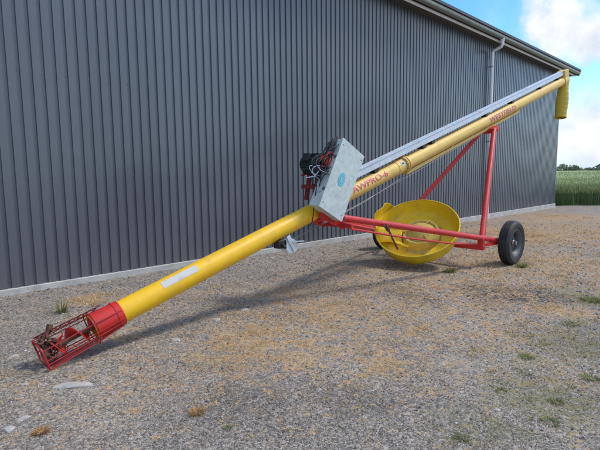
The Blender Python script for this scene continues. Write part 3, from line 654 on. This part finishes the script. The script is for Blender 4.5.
mb = MB(); mb.tube([PT(2.62, .2, .86), PT(3.4, .1, .70)], .02, n=8); mb.tube([PT(2.62, -.12, .84), PT(3.4, .1, .70)], .02, n=8); mb.build('brace_rod', REDP, auger)
mb = MB(); mb.tube([PT(3.24, .43, .775), PT(3.42, .47, .47)], .013, n=8); mb.tube([PT(3.20, .43, .80), PT(3.27, .43, .73)], .026, n=8); mb.build('support_peg', RUST, auger)
mb = MB(); mb.tube([ax(1.905, -.16, .04), ax(3.0, -.185, .04), ax(4.2, -.185, .04), ax(6.9, -.17, .02)], .0035, n=6); mb.tube([PT(1.92, .06, .70), PT(3.212, .06, 1.062), PT(4.2, .05, 1.403)], .0042, n=6); mb.build('winch_cable', STEEL, auger)
# hand winch under the tube
mb = MB(); wc = PT(1.90, .05, .655)
mb.lathe([(0, -.006), (.075, -.006), (.082, 0), (.082, .006), (0, .008)], wc + sv * .055, sv, n=28)
mb.lathe([(.03, -.07), (.03, .05)], wc, sv, n=16); mb.lathe([(0, -.006), (.07, -.006), (.07, .0), (0, .0)], wc - sv * .06, sv, n=24)
mb.bar(wc + Vector((-.06, 0, .12)) + sv * .07, wc + Vector((.05, 0, -.06)) + sv * .07, .05, .005, sv)
mb.bar(wc + Vector((0, 0, .05)) + sv * .075, wc + Vector((.15, 0, .045)) + sv * .10, .02, .012)
win = mb.build('winch', GALVB, auger)
mb = MB(); mb.hexa(wc + Vector((-.12, 0, .03)), (.055, 0, 0), (0, .045, 0), (0, 0, .045)); mb.tube([wc + Vector((-.14, 0, .08)), wc + Vector((-.17, 0, .13))], .016, n=8); mb.tube([wc + Vector((-.12, -.04, .03)), wc + Vector((-.13, -.10, .0))], .02, n=10); bevel(mb.build('winch_gear', GEAR, win), .006)

# ------------------------------------------------------------------ hung cables (lie over the motor)
def to_world(p): return Matrix.Rotation(ROT, 4, 'Z') @ Vector(p) + Vector((AX, AY, 0))
def coil(mb, c, e1, e2, r1, r2, turns, rad, wob, seed, seg=30):
    q = random.Random(seed); pts = []; nrm = e1.cross(e2)
    ph = [q.uniform(0, 6.28) for _ in range(6)]
    for i in range(turns * seg + 1):
        t = 2 * math.pi * i / seg; k = 1 + wob * math.sin(t * .37 + ph[0]) + wob * .6 * math.sin(t * .81 + ph[1])
        pts.append(c + e1 * math.cos(t + .2 * math.sin(t * .23 + ph[2])) * r1 * k + e2 * math.sin(t) * r2 * k + nrm * (wob * .16 * math.sin(t * .31 + ph[3]) + .02 * math.sin(t * .53 + ph[4])))
    mb.tube([to_world(p) for p in pts], rad, n=7)
e1 = (lz + sv * .15).normalized(); e2 = (lx * .75 - sv * .65).normalized(); e3 = (lx * .95 - sv * .25).normalized()
mb = MB(); coil(mb, PT(2.53, .12, 1.69), e1, e2, .17, .10, 9, .0075, .30, 3); coil(mb, PT(2.45, .15, 1.58), e1, e3, .16, .10, 8, .007, .34, 14); coil(mb, PT(2.36, .17, 1.44), e1, e3, .12, .075, 5, .0065, .4, 9); coil(mb, PT(2.37, .19, 1.55), (lx + lz * .3).normalized(), (lz - sv * .4).normalized(), .12, .09, 6, .006, .4, 19)
tag(mb.build('power_cable', BLACK), 'tangled black power cable coiled behind the galvanised box', 'cable')
mb = MB(); coil(mb, PT(2.39, .18, 1.575), e1, e3, .09, .06, 5, .0085, .3, 5)
mb.lathe([(0, 0), (.03, 0), (.034, .02), (.034, .10), (.02, .12), (0, .12)], to_world(PT(2.37, .20, 1.53)), Matrix.Rotation(ROT, 3, 'Z') @ lz, n=14)
tag(mb.build('extension_lead', REDC), 'red extension lead with red plug looped over the dark motor', 'cable')
mb = MB(); coil(mb, PT(2.30, .17, 1.475), (lx + lz * .2).normalized(), (lz - sv * .5).normalized(), .10, .05, 5, .0045, .4, 8)
mb.tube([to_world(PT(2.25, .2, 1.48)), to_world(PT(2.15, .22, 1.42)), to_world(PT(2.05, .2, 1.41))], .005, n=6)
tag(mb.build('rope', ROPE), 'pale blue rope bundled below the red lead, one end sticking out', 'rope')
mb = MB(); mb.tube([to_world(p) for p in (PT(2.24, .17, 1.45), PT(2.22, .19, 1.30), PT(2.205, .17, 1.15), PT(2.205, .155, 1.05), PT(2.20, .15, .97), PT(2.205, .13, .90), PT(2.25, .05, .845))], .006, n=7)
tag(mb.build('loose_wire', BLACK), 'thin dark wire hanging down across the end of the lower yellow tube', 'wire')

# ------------------------------------------------------------------ hopper lying under the auger
hn = Vector((-.278, -.540, .794)).normalized()
HC = Vector((1.87, 7.17, .585))
HS = .955; hx_ = (Vector((0.9, .1, 0)) - hn * Vector((.9, .1, 0)).dot(hn)).normalized(); hy_ = hn.cross(hx_)
hop = thing('hopper', 'round yellow hopper pan tilted on its rim under the red frame', 'hopper', HC)
HD = .245
mb = MB(); prof = [(.682, .004), (.690, .0), (.688, -.012), (.674, -.016), (.668, -.06), (.655, -.14), (.635, -.215), (.60, -.255), (.55, -.27), (.45, -.275), (.34, -.275), (0, -.275)]
mb.lathe(prof, (0, 0, 0), hn, n=72, ref=hx_)
mb.v = [tuple(np.array(v) * HS) for v in mb.v]; pan = mb.build('pan', YELH, hop, sharp=35, fix=False); solid(pan, .006)
mb = MB(); mb.lathe([(.325, -.27), (.305, -.15), (.29, -.125), (.27, -.125), (.24, -.15), (.15, -.09), (.07, -.06), (.0, -.055)], hn * 0 + hx_ * .05 + hy_ * .0, hn, n=48, ref=hx_)
for k in range(3):
    a = R(40 + k * 120); d = hx_ * math.cos(a) + hy_ * math.sin(a); mb.bar(hx_ * .05 + d * .1 - hn * .085, hx_ * .05 + d * .29 - hn * .125, .02, .02, hn)
mb.v = [tuple(np.array(v) * HS) for v in mb.v]; mb.build('hub_cone', DUSTY, hop)
mb = MB(); pts = [hx_ * math.cos(a) * .686 + hy_ * math.sin(a) * .686 + hn * .002 for a in np.linspace(0, 2 * math.pi, 73)[:-1]]
mb.tube(pts, .010, n=8, closed=True); mb.v = [tuple(np.array(v) * HS) for v in mb.v]; mb.build('rim', YELH, hop)
mb = MB(); vs = []; fs = []                                    # flared feed mouth on the left of the rim
na, nb = 24, 8
for i in range(na + 1):
    a = R(108 + 70 * i / na); d = hx_ * math.cos(a) + hy_ * math.sin(a); e = math.sin(math.pi * i / na)
    for j in range(nb + 1):
        t_ = j / nb; rr = .680 - .06 * t_ * t_ * e + .03 * math.sin(t_ * 3) + .025 * math.sin(i / na * 11) * t_; hh = -.10 + (.36 * e ** .7 + .06) * t_ + .035 * math.sin(i / na * 9 + 1) * t_
        vs.append(d * rr + hn * hh)
for i in range(na):
    for j in range(nb): fs.append((i * (nb + 1) + j, i * (nb + 1) + j + 1, (i + 1) * (nb + 1) + j + 1, (i + 1) * (nb + 1) + j))
mb.add(vs, fs); mb.v = [tuple(np.array(v) * HS) for v in mb.v]; solid(mb.build('feed_mouth', YELH, hop, fix=False, sharp=50), .005)
mb = MB(); vs = []; fs = []; ca = R(158); cd = hx_ * math.cos(ca) + hy_ * math.sin(ca); cs_ = hn.cross(cd)   # chute from the mouth down to the hub
for i in range(15):
    t_ = i / 14; rr = .66 - .40 * t_; w_ = .20 - .07 * t_ + .02 * math.sin(t_ * 8); top = -.02 - .13 * t_ + .025 * math.sin(t_ * 6 + 1)
    for j in range(9):
        q_ = (j - 4) / 4; vs.append(cd * rr + cs_ * w_ * q_ + hn * (top - .13 * abs(q_) ** 2.2 * (1 - .3 * t_) + .018 * math.sin(q_ * 5 + t_ * 7)))
for i in range(14):
    for j in range(8): fs.append((i * 9 + j, i * 9 + j + 1, i * 9 + j + 10, i * 9 + j + 9))
mb.add(vs, fs); mb.v = [tuple(np.array(v) * HS) for v in mb.v]; solid(mb.build('chute', YELH, hop, fix=False, sharp=50), .005)
mb = MB(); q_ = random.Random(77); ring_o = []; ring_i = []
for k in range(48):                                            # leftover grain and dust round the hub
    a = 2 * math.pi * k / 48; d = hx_ * math.cos(a) + hy_ * math.sin(a); ring_i.append(hx_ * .05 + d * .30 - hn * .255); ring_o.append(hx_ * .03 + d * (.36 + .04 * math.sin(a * 3 + 1) + .025 * math.sin(a * 7) + q_.uniform(-.02, .02)) - hn * .2715)
mb.add(ring_i + ring_o, [(k, (k + 1) % 48, 48 + (k + 1) % 48, 48 + k) for k in range(48)]); mb.v = [tuple(np.array(v) * HS) for v in mb.v]; mb.build('grain_residue', DUSTY, hop)
mb = MB(); mb.bar(hx_ * -.52 + hy_ * .12 - hn * .18, hx_ * -.22 + hy_ * -.22 - hn * .17, .05, .012, hn); mb.bar(hx_ * -.45 + hy_ * .16 - hn * .10, hx_ * -.40 + hy_ * -.02 - hn * .19, .05, .01, hn); mb.v = [tuple(np.array(v) * HS) for v in mb.v]; mb.build('mouth_bracket', YELH, hop)

# ------------------------------------------------------------------ gravel stones and dry grass (uncountable)
def scatter(n, rmin, rmax, amax, gamma=1.0):
    r = rmin * (rmax / rmin) ** (rng.random(n) ** gamma); a = rng.uniform(-amax, amax, n); x = r * np.sin(a); y = r * np.cos(a)
    t = (x - B0.x) * wn.x + (y - B0.y) * wn.y; k = (t > .02)
    return x[k], y[k]
OCT = np.array([[1, 0, 0], [0, 1, 0], [-1, 0, 0], [0, -1, 0], [0, 0, 1], [0, 0, -1]], float)
OCTF = np.array([[0, 1, 4], [1, 2, 4], [2, 3, 4], [3, 0, 4], [1, 0, 5], [2, 1, 5], [3, 2, 5], [0, 3, 5]])
def stones_mesh(x, y, s, squash=.6):
    n = len(x); V = OCT[None] * (1 + rng.uniform(-.35, .35, (n, 6, 3))) + rng.uniform(-.25, .25, (n, 6, 3))
    a = rng.uniform(0, 6.283, n); ca, sa = np.cos(a)[:, None], np.sin(a)[:, None]
    V[..., 0] *= rng.uniform(.8, 1.5, n)[:, None]
    vx = V[..., 0] * ca - V[..., 1] * sa; vy = V[..., 0] * sa + V[..., 1] * ca
    P = np.stack([vx * s[:, None] + x[:, None], vy * s[:, None] + y[:, None], V[..., 2] * s[:, None] * squash + (gz(x, y) + s * squash * .25)[:, None]], 2)
    F = OCTF[None] + (np.arange(n) * 6)[:, None, None]
    return P.reshape(-1, 3), F.reshape(-1, 3)
x, y = scatter(120000, 1.7, 15, R(43)); d = np.hypot(x, y)
s = np.exp(rng.normal(math.log(.0037), .40, len(x))) * np.clip(d / 3.5, .85, 2.2)
thin = rng.random(len(x)) > .9 * np.clip(patch('dry', x, y) * 1.1, 0, 1)
x, y, s = x[thin], y[thin], s[thin]
GRAV = island_mat('gravel_stones', [(0, (.085, .08, .075)), (.25, (.175, .161, .147)), (.55, (.27, .248, .224)), (.8, (.36, .332, .302)), (.96, (.44, .41, .38)), (.993, (.60, .57, .53)), (1, (.74, .72, .69))], .85)
t_ = GRAV.node_tree; p_ = t_.nodes['Principled BSDF']; src = p_.inputs['Base Color'].links[0].from_socket   # darker gravel in some patches
a_ = N(t_, 'ShaderNodeAttribute', attribute_name='dark'); L(t_, mixc(t_, math_n(t_, 'MULTIPLY', a_.outputs['Fac'], .9, clamp=True), src, mixc(t_, 1.0, src, (.34, .33, .33), 'MULTIPLY')), p_.inputs['Base Color'])
o = raw_mesh('gravel', *stones_mesh(x, y, s), GRAV)
dk = np.clip(patch('dark', x, y) * 1.3 + .45 * vnoise(x, y, 8, 51) + .3 * vnoise(x, y, 19, 52) - .25, 0, 1) * (patch('dark', x, y) > .08)
at = o.data.attributes.new('dark', 'FLOAT', 'POINT'); at.data.foreach_set('value', np.repeat(dk, 6).astype(np.float32))
tag(o, 'loose grey gravel covering the yard', 'gravel', kind='stuff')
def blades_mesh(x, y, ln, w, elev, curl, z0=None, seg=3, az=None):
    n = len(x); a = rng.uniform(0, 6.283, n) if az is None else az; e = elev.copy()
    px, py = x.copy(), y.copy(); pz = (gz(x, y) if z0 is None else z0) - .003
    rows = []
    for k in range(seg + 1):
        ww = w * (1 - .85 * (k / seg)) * .5
        rows.append(np.stack([np.stack([px - np.sin(a) * ww, py + np.cos(a) * ww, pz], 1), np.stack([px + np.sin(a) * ww, py - np.cos(a) * ww, pz], 1)], 1))
        h = ln / seg * np.cos(e); px = px + h * np.cos(a); py = py + h * np.sin(a); pz = pz + ln / seg * np.sin(e); e = e - curl
    V = np.stack(rows, 1).reshape(n, -1, 3); m = (seg + 1) * 2
    f = np.array([[2 * k, 2 * k + 1, 2 * k + 3, 2 * k + 2] for k in range(seg)])
    F = f[None] + (np.arange(n) * m)[:, None, None]
    return V.reshape(-1, 3), F.reshape(-1, 4)
STRAW = island_mat('straw', [(0, (.22, .12, .05)), (.3, (.44, .25, .10)), (.7, (.60, .42, .22)), (1, (.74, .60, .39))], .8, .2)
GREEN = island_mat('weed_green', [(0, (.07, .105, .025)), (.6, (.14, .18, .05)), (1, (.34, .31, .11))], .7, .25)
cx_, cy_ = scatter(34000, 1.9, 18, R(42)); lump = np.clip(.55 + .6 * vnoise(cx_, cy_, 5, 21) + .6 * vnoise(cx_, cy_, 14, 22), .05, 1.6)
k = rng.random(len(cx_)) < np.clip(patch('dry', cx_, cy_) * 1.25 - .12, .004, 1) * lump ** 1.4 * .78; cx_, cy_ = cx_[k], cy_[k]
cnt = np.clip(rng.lognormal(2.35, .8, len(cx_)), 3, 90).astype(int); idx = np.repeat(np.arange(len(cx_)), cnt); rad_ = (.010 + .0055 * np.sqrt(cnt) * np.clip(np.hypot(cx_, cy_) / 4, .9, 2.2))[idx]
x = cx_[idx] + rng.normal(0, 1, len(idx)) * rad_; y = cy_[idx] + rng.normal(0, 1, len(idx)) * rad_; d = np.hypot(x, y); n = len(x)
k = (x - B0.x) * wn.x + (y - B0.y) * wn.y > .05; x, y, d = x[k], y[k], d[k]; n = len(x); print('straw', n)
o = raw_mesh('dry_grass', *blades_mesh(x, y, rng.uniform(.018, .075, n) * np.clip(d / 5, .85, 1.6), .0034 * np.clip(d / 3.2, .9, 3.2), R(1) * rng.uniform(0, 50, n), R(1) * rng.uniform(5, 25, n)), STRAW)
tag(o, 'withered straw coloured grass spread over the gravel', 'grass', kind='stuff')
cx_, cy_ = scatter(11000, 1.9, 13, R(42)); k = rng.random(len(cx_)) < np.clip(patch('green', cx_, cy_) - .12, .004, 1) * .9; cx_, cy_ = cx_[k], cy_[k]
cnt = np.clip(rng.lognormal(2.6, .8, len(cx_)), 4, 120).astype(int); idx = np.repeat(np.arange(len(cx_)), cnt); rad_ = (.008 + .0042 * np.sqrt(cnt))[idx]
x = cx_[idx] + rng.normal(0, 1, len(idx)) * rad_; y = cy_[idx] + rng.normal(0, 1, len(idx)) * rad_; d = np.hypot(x, y); n = len(x)
o = raw_mesh('green_grass', *blades_mesh(x, y, rng.uniform(.012, .04, n), .003 * np.clip(d / 3, 1, 2), R(1) * rng.uniform(10, 70, n), R(1) * rng.uniform(5, 20, n)), GREEN)
tag(o, 'sparse low green grass growing through the gravel', 'grass', kind='stuff')

# ------------------------------------------------------------------ single weeds and pale stones
OCHRE = island_mat('ochre_moss', [(0, (.28, .14, .05)), (.6, (.46, .26, .10)), (1, (.58, .42, .22))], .85, .2)
def clump(x, y, rad, h, n, m, label, name='weed_clump', lean=75):
    rr = rad * np.sqrt(rng.random(n)); a = rng.uniform(0, 6.283, n); px = x + rr * np.cos(a) * .6; py = y + rr * np.sin(a) * .6
    V, F = blades_mesh(px - x, py - y, h * rng.uniform(.5, 1.1, n), np.full(n, .0035 + h * .015), R(1) * rng.uniform(lean - 45, min(88, lean + 12), n), R(1) * rng.uniform(2, 16, n), z0=np.zeros(n), az=a + rng.normal(0, .5, n))
    o = raw_mesh(name, V, F, m); o.location = (x, y, g(x, y)); return tag(o, label, 'weed', 'weeds growing in the gravel')
clump(-2.58, 4.73, .07, .16, 90, GREEN, 'upright green grass tuft between the red intake cage and the barn wall')
clump(-2.30, 5.02, .16, .05, 200, OCHRE, 'low rusty orange plant behind the green tuft near the plinth', lean=40)
clump(-1.98, 4.83, .12, .05, 160, STRAW, 'flat brown plant just beyond the red intake sleeve', lean=40)
clump(-.65, 2.63, .055, .042, 300, OCHRE, 'small orange brown tuft alone on the dark gravel in front', lean=48)
clump(-1.5, 2.43, .05, .04, 380, OCHRE, 'orange tuft at the near left beside the white stones', lean=48)
clump(-.43, 2.45, .025, .03, 60, GREEN, 'tiny yellowish sprout nearest the camera right of the orange tuft', lean=55)
clump(3.47, 6.93, .12, .10, 200, GREEN, 'green grass growing against the foot of the near tyre')
clump(2.22, 6.55, .12, .12, 160, GREEN, 'thin yellow green tuft in front of the tilted yellow hopper')
clump(3.33, 5.02, .18, .08, 380, GREEN, 'broad green patch of weeds at the right edge of the yard', lean=50)
clump(1.77, 3.42, .07, .045, 150, GREEN, 'small dark green weed on pale gravel right of centre', lean=45)
clump(2.60, 4.20, .10, .05, 160, GREEN, 'flat green weed below the broad green patch', lean=40)
clump(1.62, 2.72, .06, .04, 150, GREEN, 'low green weed at the near right, left of the pale pebble', lean=50)
clump(1.44, 2.47, .07, .04, 200, GREEN, 'spreading green weed at the near right corner of the yard', lean=42)
clump(.88, 2.32, .05, .035, 120, GREEN, 'small green weed at the bottom edge, right of the middle', lean=45)
clump(1.33, 2.86, .05, .035, 110, GREEN, 'small green weed on grey gravel left of the white pebble at near right', lean=45)
clump(2.05, 3.05, .08, .05, 200, GREEN, 'ragged green weed at the right edge of the foreground', lean=45)
clump(1.46, 3.55, .06, .04, 130, STRAW, 'yellowing low weed left of the small dark green weed', lean=40)
clump(-1.22, 3.60, .05, .03, 70, STRAW, 'short straw tuft on the near side of the yellow tube', lean=40)
PALE = mat('pale_stone', (.42, .395, .36), .9, var=.2, vscale=20, bump=.4, bscale=60, dirt=(.3, .28, .26), dscale=14, damt=.5)
def stone(x, y, r, flat, label, sx=1.0, rot=0.0, seed=0):
    q = random.Random(seed); bm = bmesh.new(); bmesh.ops.create_icosphere(bm, subdivisions=2, radius=1)
    dirs = [(Vector((q.gauss(0, 1), q.gauss(0, 1), q.gauss(0, 1))).normalized(), q.uniform(.5, .85)) for _ in range(16)]
    for v in bm.verts:
        for d, k in dirs:
            ex = v.co.dot(d) - k
            if ex > 0: v.co -= d * ex
        v.co *= 1 + .03 * math.sin(v.co.x * 9 + seed) * math.sin(v.co.y * 8 + seed * 2)
        v.co = Vector((v.co.x * r * sx, v.co.y * r, v.co.z * r * (flat * .8 + .18)))
    me = bpy.data.meshes.new('stone'); bm.to_mesh(me); bm.free(); me.materials.append(PALE)
    o = bpy.data.objects.new('stone', me); col.objects.link(o); o.location = (x, y, g(x, y) - r * flat * .05); o.rotation_euler = (0, 0, rot)
    return tag(o, label, 'stone', 'pale stones lying in the gravel')
stone(-1.57, 3.00, .08, .10, 'largest flat pale stone, half buried in front of the intake cage', 2.1, .12, 1)
stone(-1.70, 2.46, .036, .5, 'white stone nearest the left edge, beside a second one', 1.3, .5, 2)
stone(-1.69, 2.58, .032, .5, 'white angular stone just beyond the one nearest the left edge', 1.4, .9, 3)
stone(-.62, 4.76, .045, .4, 'pale stone beyond the middle of the lower yellow tube', 1.3, .3, 4)
stone(-1.11, 3.86, .04, .35, 'pale stone in the shade on the near side of the yellow tube', 1.5, -.3, 5)
stone(-1.95, 3.02, .03, .4, 'small pale stone left of the largest flat stone', 1.4, .2, 6)
stone(.12, 2.92, .018, .5, 'little white pebble right of the orange tuft in front', 1.2, 0, 7)
stone(1.19, 2.61, .022, .5, 'little white pebble on bare gravel at the near right', 1.2, .4, 8)
stone(1.80, 2.93, .018, .5, 'little pale pebble among green weeds at the near right', 1.3, 1, 9)
stone(-.85, 4.42, .035, .4, 'pale stone close under the middle of the yellow tube', 1.4, .8, 10)
stone(4.35, 7.15, .05, .5, 'pale stone right of the near tyre', 1.3, .2, 11)
stone(-2.35, 3.55, .03, .4, 'small white stone at the far left of the intake cage', 1.4, .2, 12)

# ------------------------------------------------------------------ standing crop, far trees, far shed
CROP = island_mat('crop_leaf', [(0, (.07, .12, .05)), (.5, (.13, .20, .08)), (1, (.24, .29, .13))], .6, .25)
EARS = island_mat('crop_ears', [(0, (.22, .28, .11)), (.6, (.33, .38, .16)), (1, (.44, .45, .22))], .7, .2)
gv = Vector((-wn.x, -wn.y, 0)); GC = B0 + wd * (XR + 1.2)
def in_field(x, y): return ((x - GC.x) * wd.x + (y - GC.y) * wd.y > 0) & (y > 20.4 + .14 * np.sin(x * 3.1) + .09 * np.sin(x * 9) + rng.exponential(.12, len(x)) - .1)
def field_pts(n, y0, y1, xa, xb):
    y = y0 + (y1 - y0) * rng.random(n) ** 1.5; x = rng.uniform(xa, xb, n) * (y / 20); k = in_field(x, y); return x[k], y[k]
Vs = []; Fs = []; off = 0; Ve = []; Fe = []; offe = 0
for n, y0, y1, hh in ((34000, 20.3, 24.5, .84), (30000, 23.5, 40, .84), (26000, 38, 90, .86)):
    x, y = field_pts(n, y0, y1, 3, 22); n = len(x); dd = np.clip(y / 24, 1, 3.0)
    hgt = hh * rng.uniform(.70, 1.10, n) * (1 + .06 * vnoise(x, y, 2.5, 61))
    v, f = blades_mesh(x, y, hgt, .013 * dd, R(1) * rng.uniform(80, 89, n), R(1) * rng.uniform(0, 5, n), seg=3); Vs.append(v); Fs.append(f + off); off += len(v)
    q = rng.random(n) < .8; zt_ = gz(x, y) + hgt * .90
    v, f = blades_mesh(x[q] + rng.normal(0, .015, q.sum()), y[q], np.full(q.sum(), .13), .028 * dd[q], R(1) * rng.uniform(55, 88, q.sum()), R(1) * rng.uniform(0, 12, q.sum()), z0=zt_[q], seg=2); Ve.append(v); Fe.append(f + offe); offe += len(v)
crop = raw_mesh('grain_crop', np.concatenate(Vs), np.concatenate(Fs), CROP); tag(crop, 'tall green grain crop standing beyond the end of the barn', 'crop', kind='stuff')
raw_mesh('ears', np.concatenate(Ve), np.concatenate(Fe), EARS, crop)
fy = axis_coords(23.0, 30, .35, 23, 116, 1.05); fx = np.linspace(.05, 1.5, 90)
FX, FY = np.meshgrid(fx, fy); cx = FX * FY; cy = FY + 0 * FX; cz = gz(cx, cy) + .70 + .035 * vnoise(cx, cy, 2.2, 41) + .03 * vnoise(cx, cy, 6, 42)
ii = (np.arange(len(fy) - 1)[:, None] * len(fx) + np.arange(len(fx) - 1)[None]).ravel(); F4 = np.stack([ii, ii + 1, ii + len(fx) + 1, ii + len(fx)], 1)
mid = np.stack([cx.ravel(), cy.ravel()], 1)[F4].mean(1); F4 = F4[(((mid[:, 0] - GC.x) * wd.x + (mid[:, 1] - GC.y) * wd.y) > .4)]
raw_mesh('canopy', np.stack([cx.ravel(), cy.ravel(), cz.ravel()], 1), F4, mat('crop_canopy', (.27, .33, .14), .9, var=.3, vscale=1.2, bump=.6, bscale=8), crop, smooth=True)
LEAF = island_mat('far_leaves', [(0, (.15, .19, .12)), (.5, (.22, .27, .16)), (1, (.31, .35, .22))], .8, .2)
Vt = []; nleaf = 0
q = np.random.default_rng(5); cen = []
for i in range(70):
    xx = 40 + i * 1.55 + q.normal(0, .5); yy = 118 + q.normal(0, 2.2); r = q.uniform(1.1, 2.3); h = q.uniform(1.3, 2.7) * (.75 + .25 * math.sin(i * .7))
    zz = g(xx, yy); m = 260
    dirs = q.normal(0, 1, (m, 3)); dirs /= np.linalg.norm(dirs, axis=1)[:, None]; rad = q.uniform(.5, 1.05, m)[:, None]
    P = dirs * rad * np.array([r, r * .8, h * .55]) + np.array([xx, yy, zz + h * .5]); cen.append(P)
P = np.concatenate(cen); n = len(P); A_ = q.normal(0, 1, (n, 3)); A_ /= np.linalg.norm(A_, axis=1)[:, None]; B_ = np.cross(A_, q.normal(0, 1, (n, 3))); B_ /= np.linalg.norm(B_, axis=1)[:, None]
sz = q.uniform(.14, .34, n)[:, None]
V = np.stack([P - A_ * sz, P + B_ * sz * .8, P + A_ * sz, P - B_ * sz * .8], 1).reshape(-1, 3); F = np.arange(n * 4).reshape(-1, 4)
o = raw_mesh('far_trees', V, F, LEAF); tag(o, 'row of green bushes and trees beyond the crop field', 'trees', kind='stuff')
shed = thing('farm_shed', 'low grey farm shed with pale roof far beyond the crop field', 'shed', (80.5, 114, g(80.5, 114)), R(-8))
mb = MB(); mb.box(-4, 6, -3, 3, -.3, 1.7); mb.add([(-4, -3, 1.7), (-4, 3, 1.7), (-4, 0, 2.4), (6, -3, 1.7), (6, 3, 1.7), (6, 0, 2.4)], [(0, 1, 2), (3, 5, 4)]); mb.build('wall', mat('shed_wall', (.3, .28, .26), .8), shed)
mb = MB(); mb.bar((1, -3.3, 1.66), (1, 0, 2.5), 10.6, .1); mb.bar((1, 3.3, 1.66), (1, 0, 2.5), 10.6, .1); mb.build('roof', mat('shed_roof', (.36, .36, .37), .7), shed)
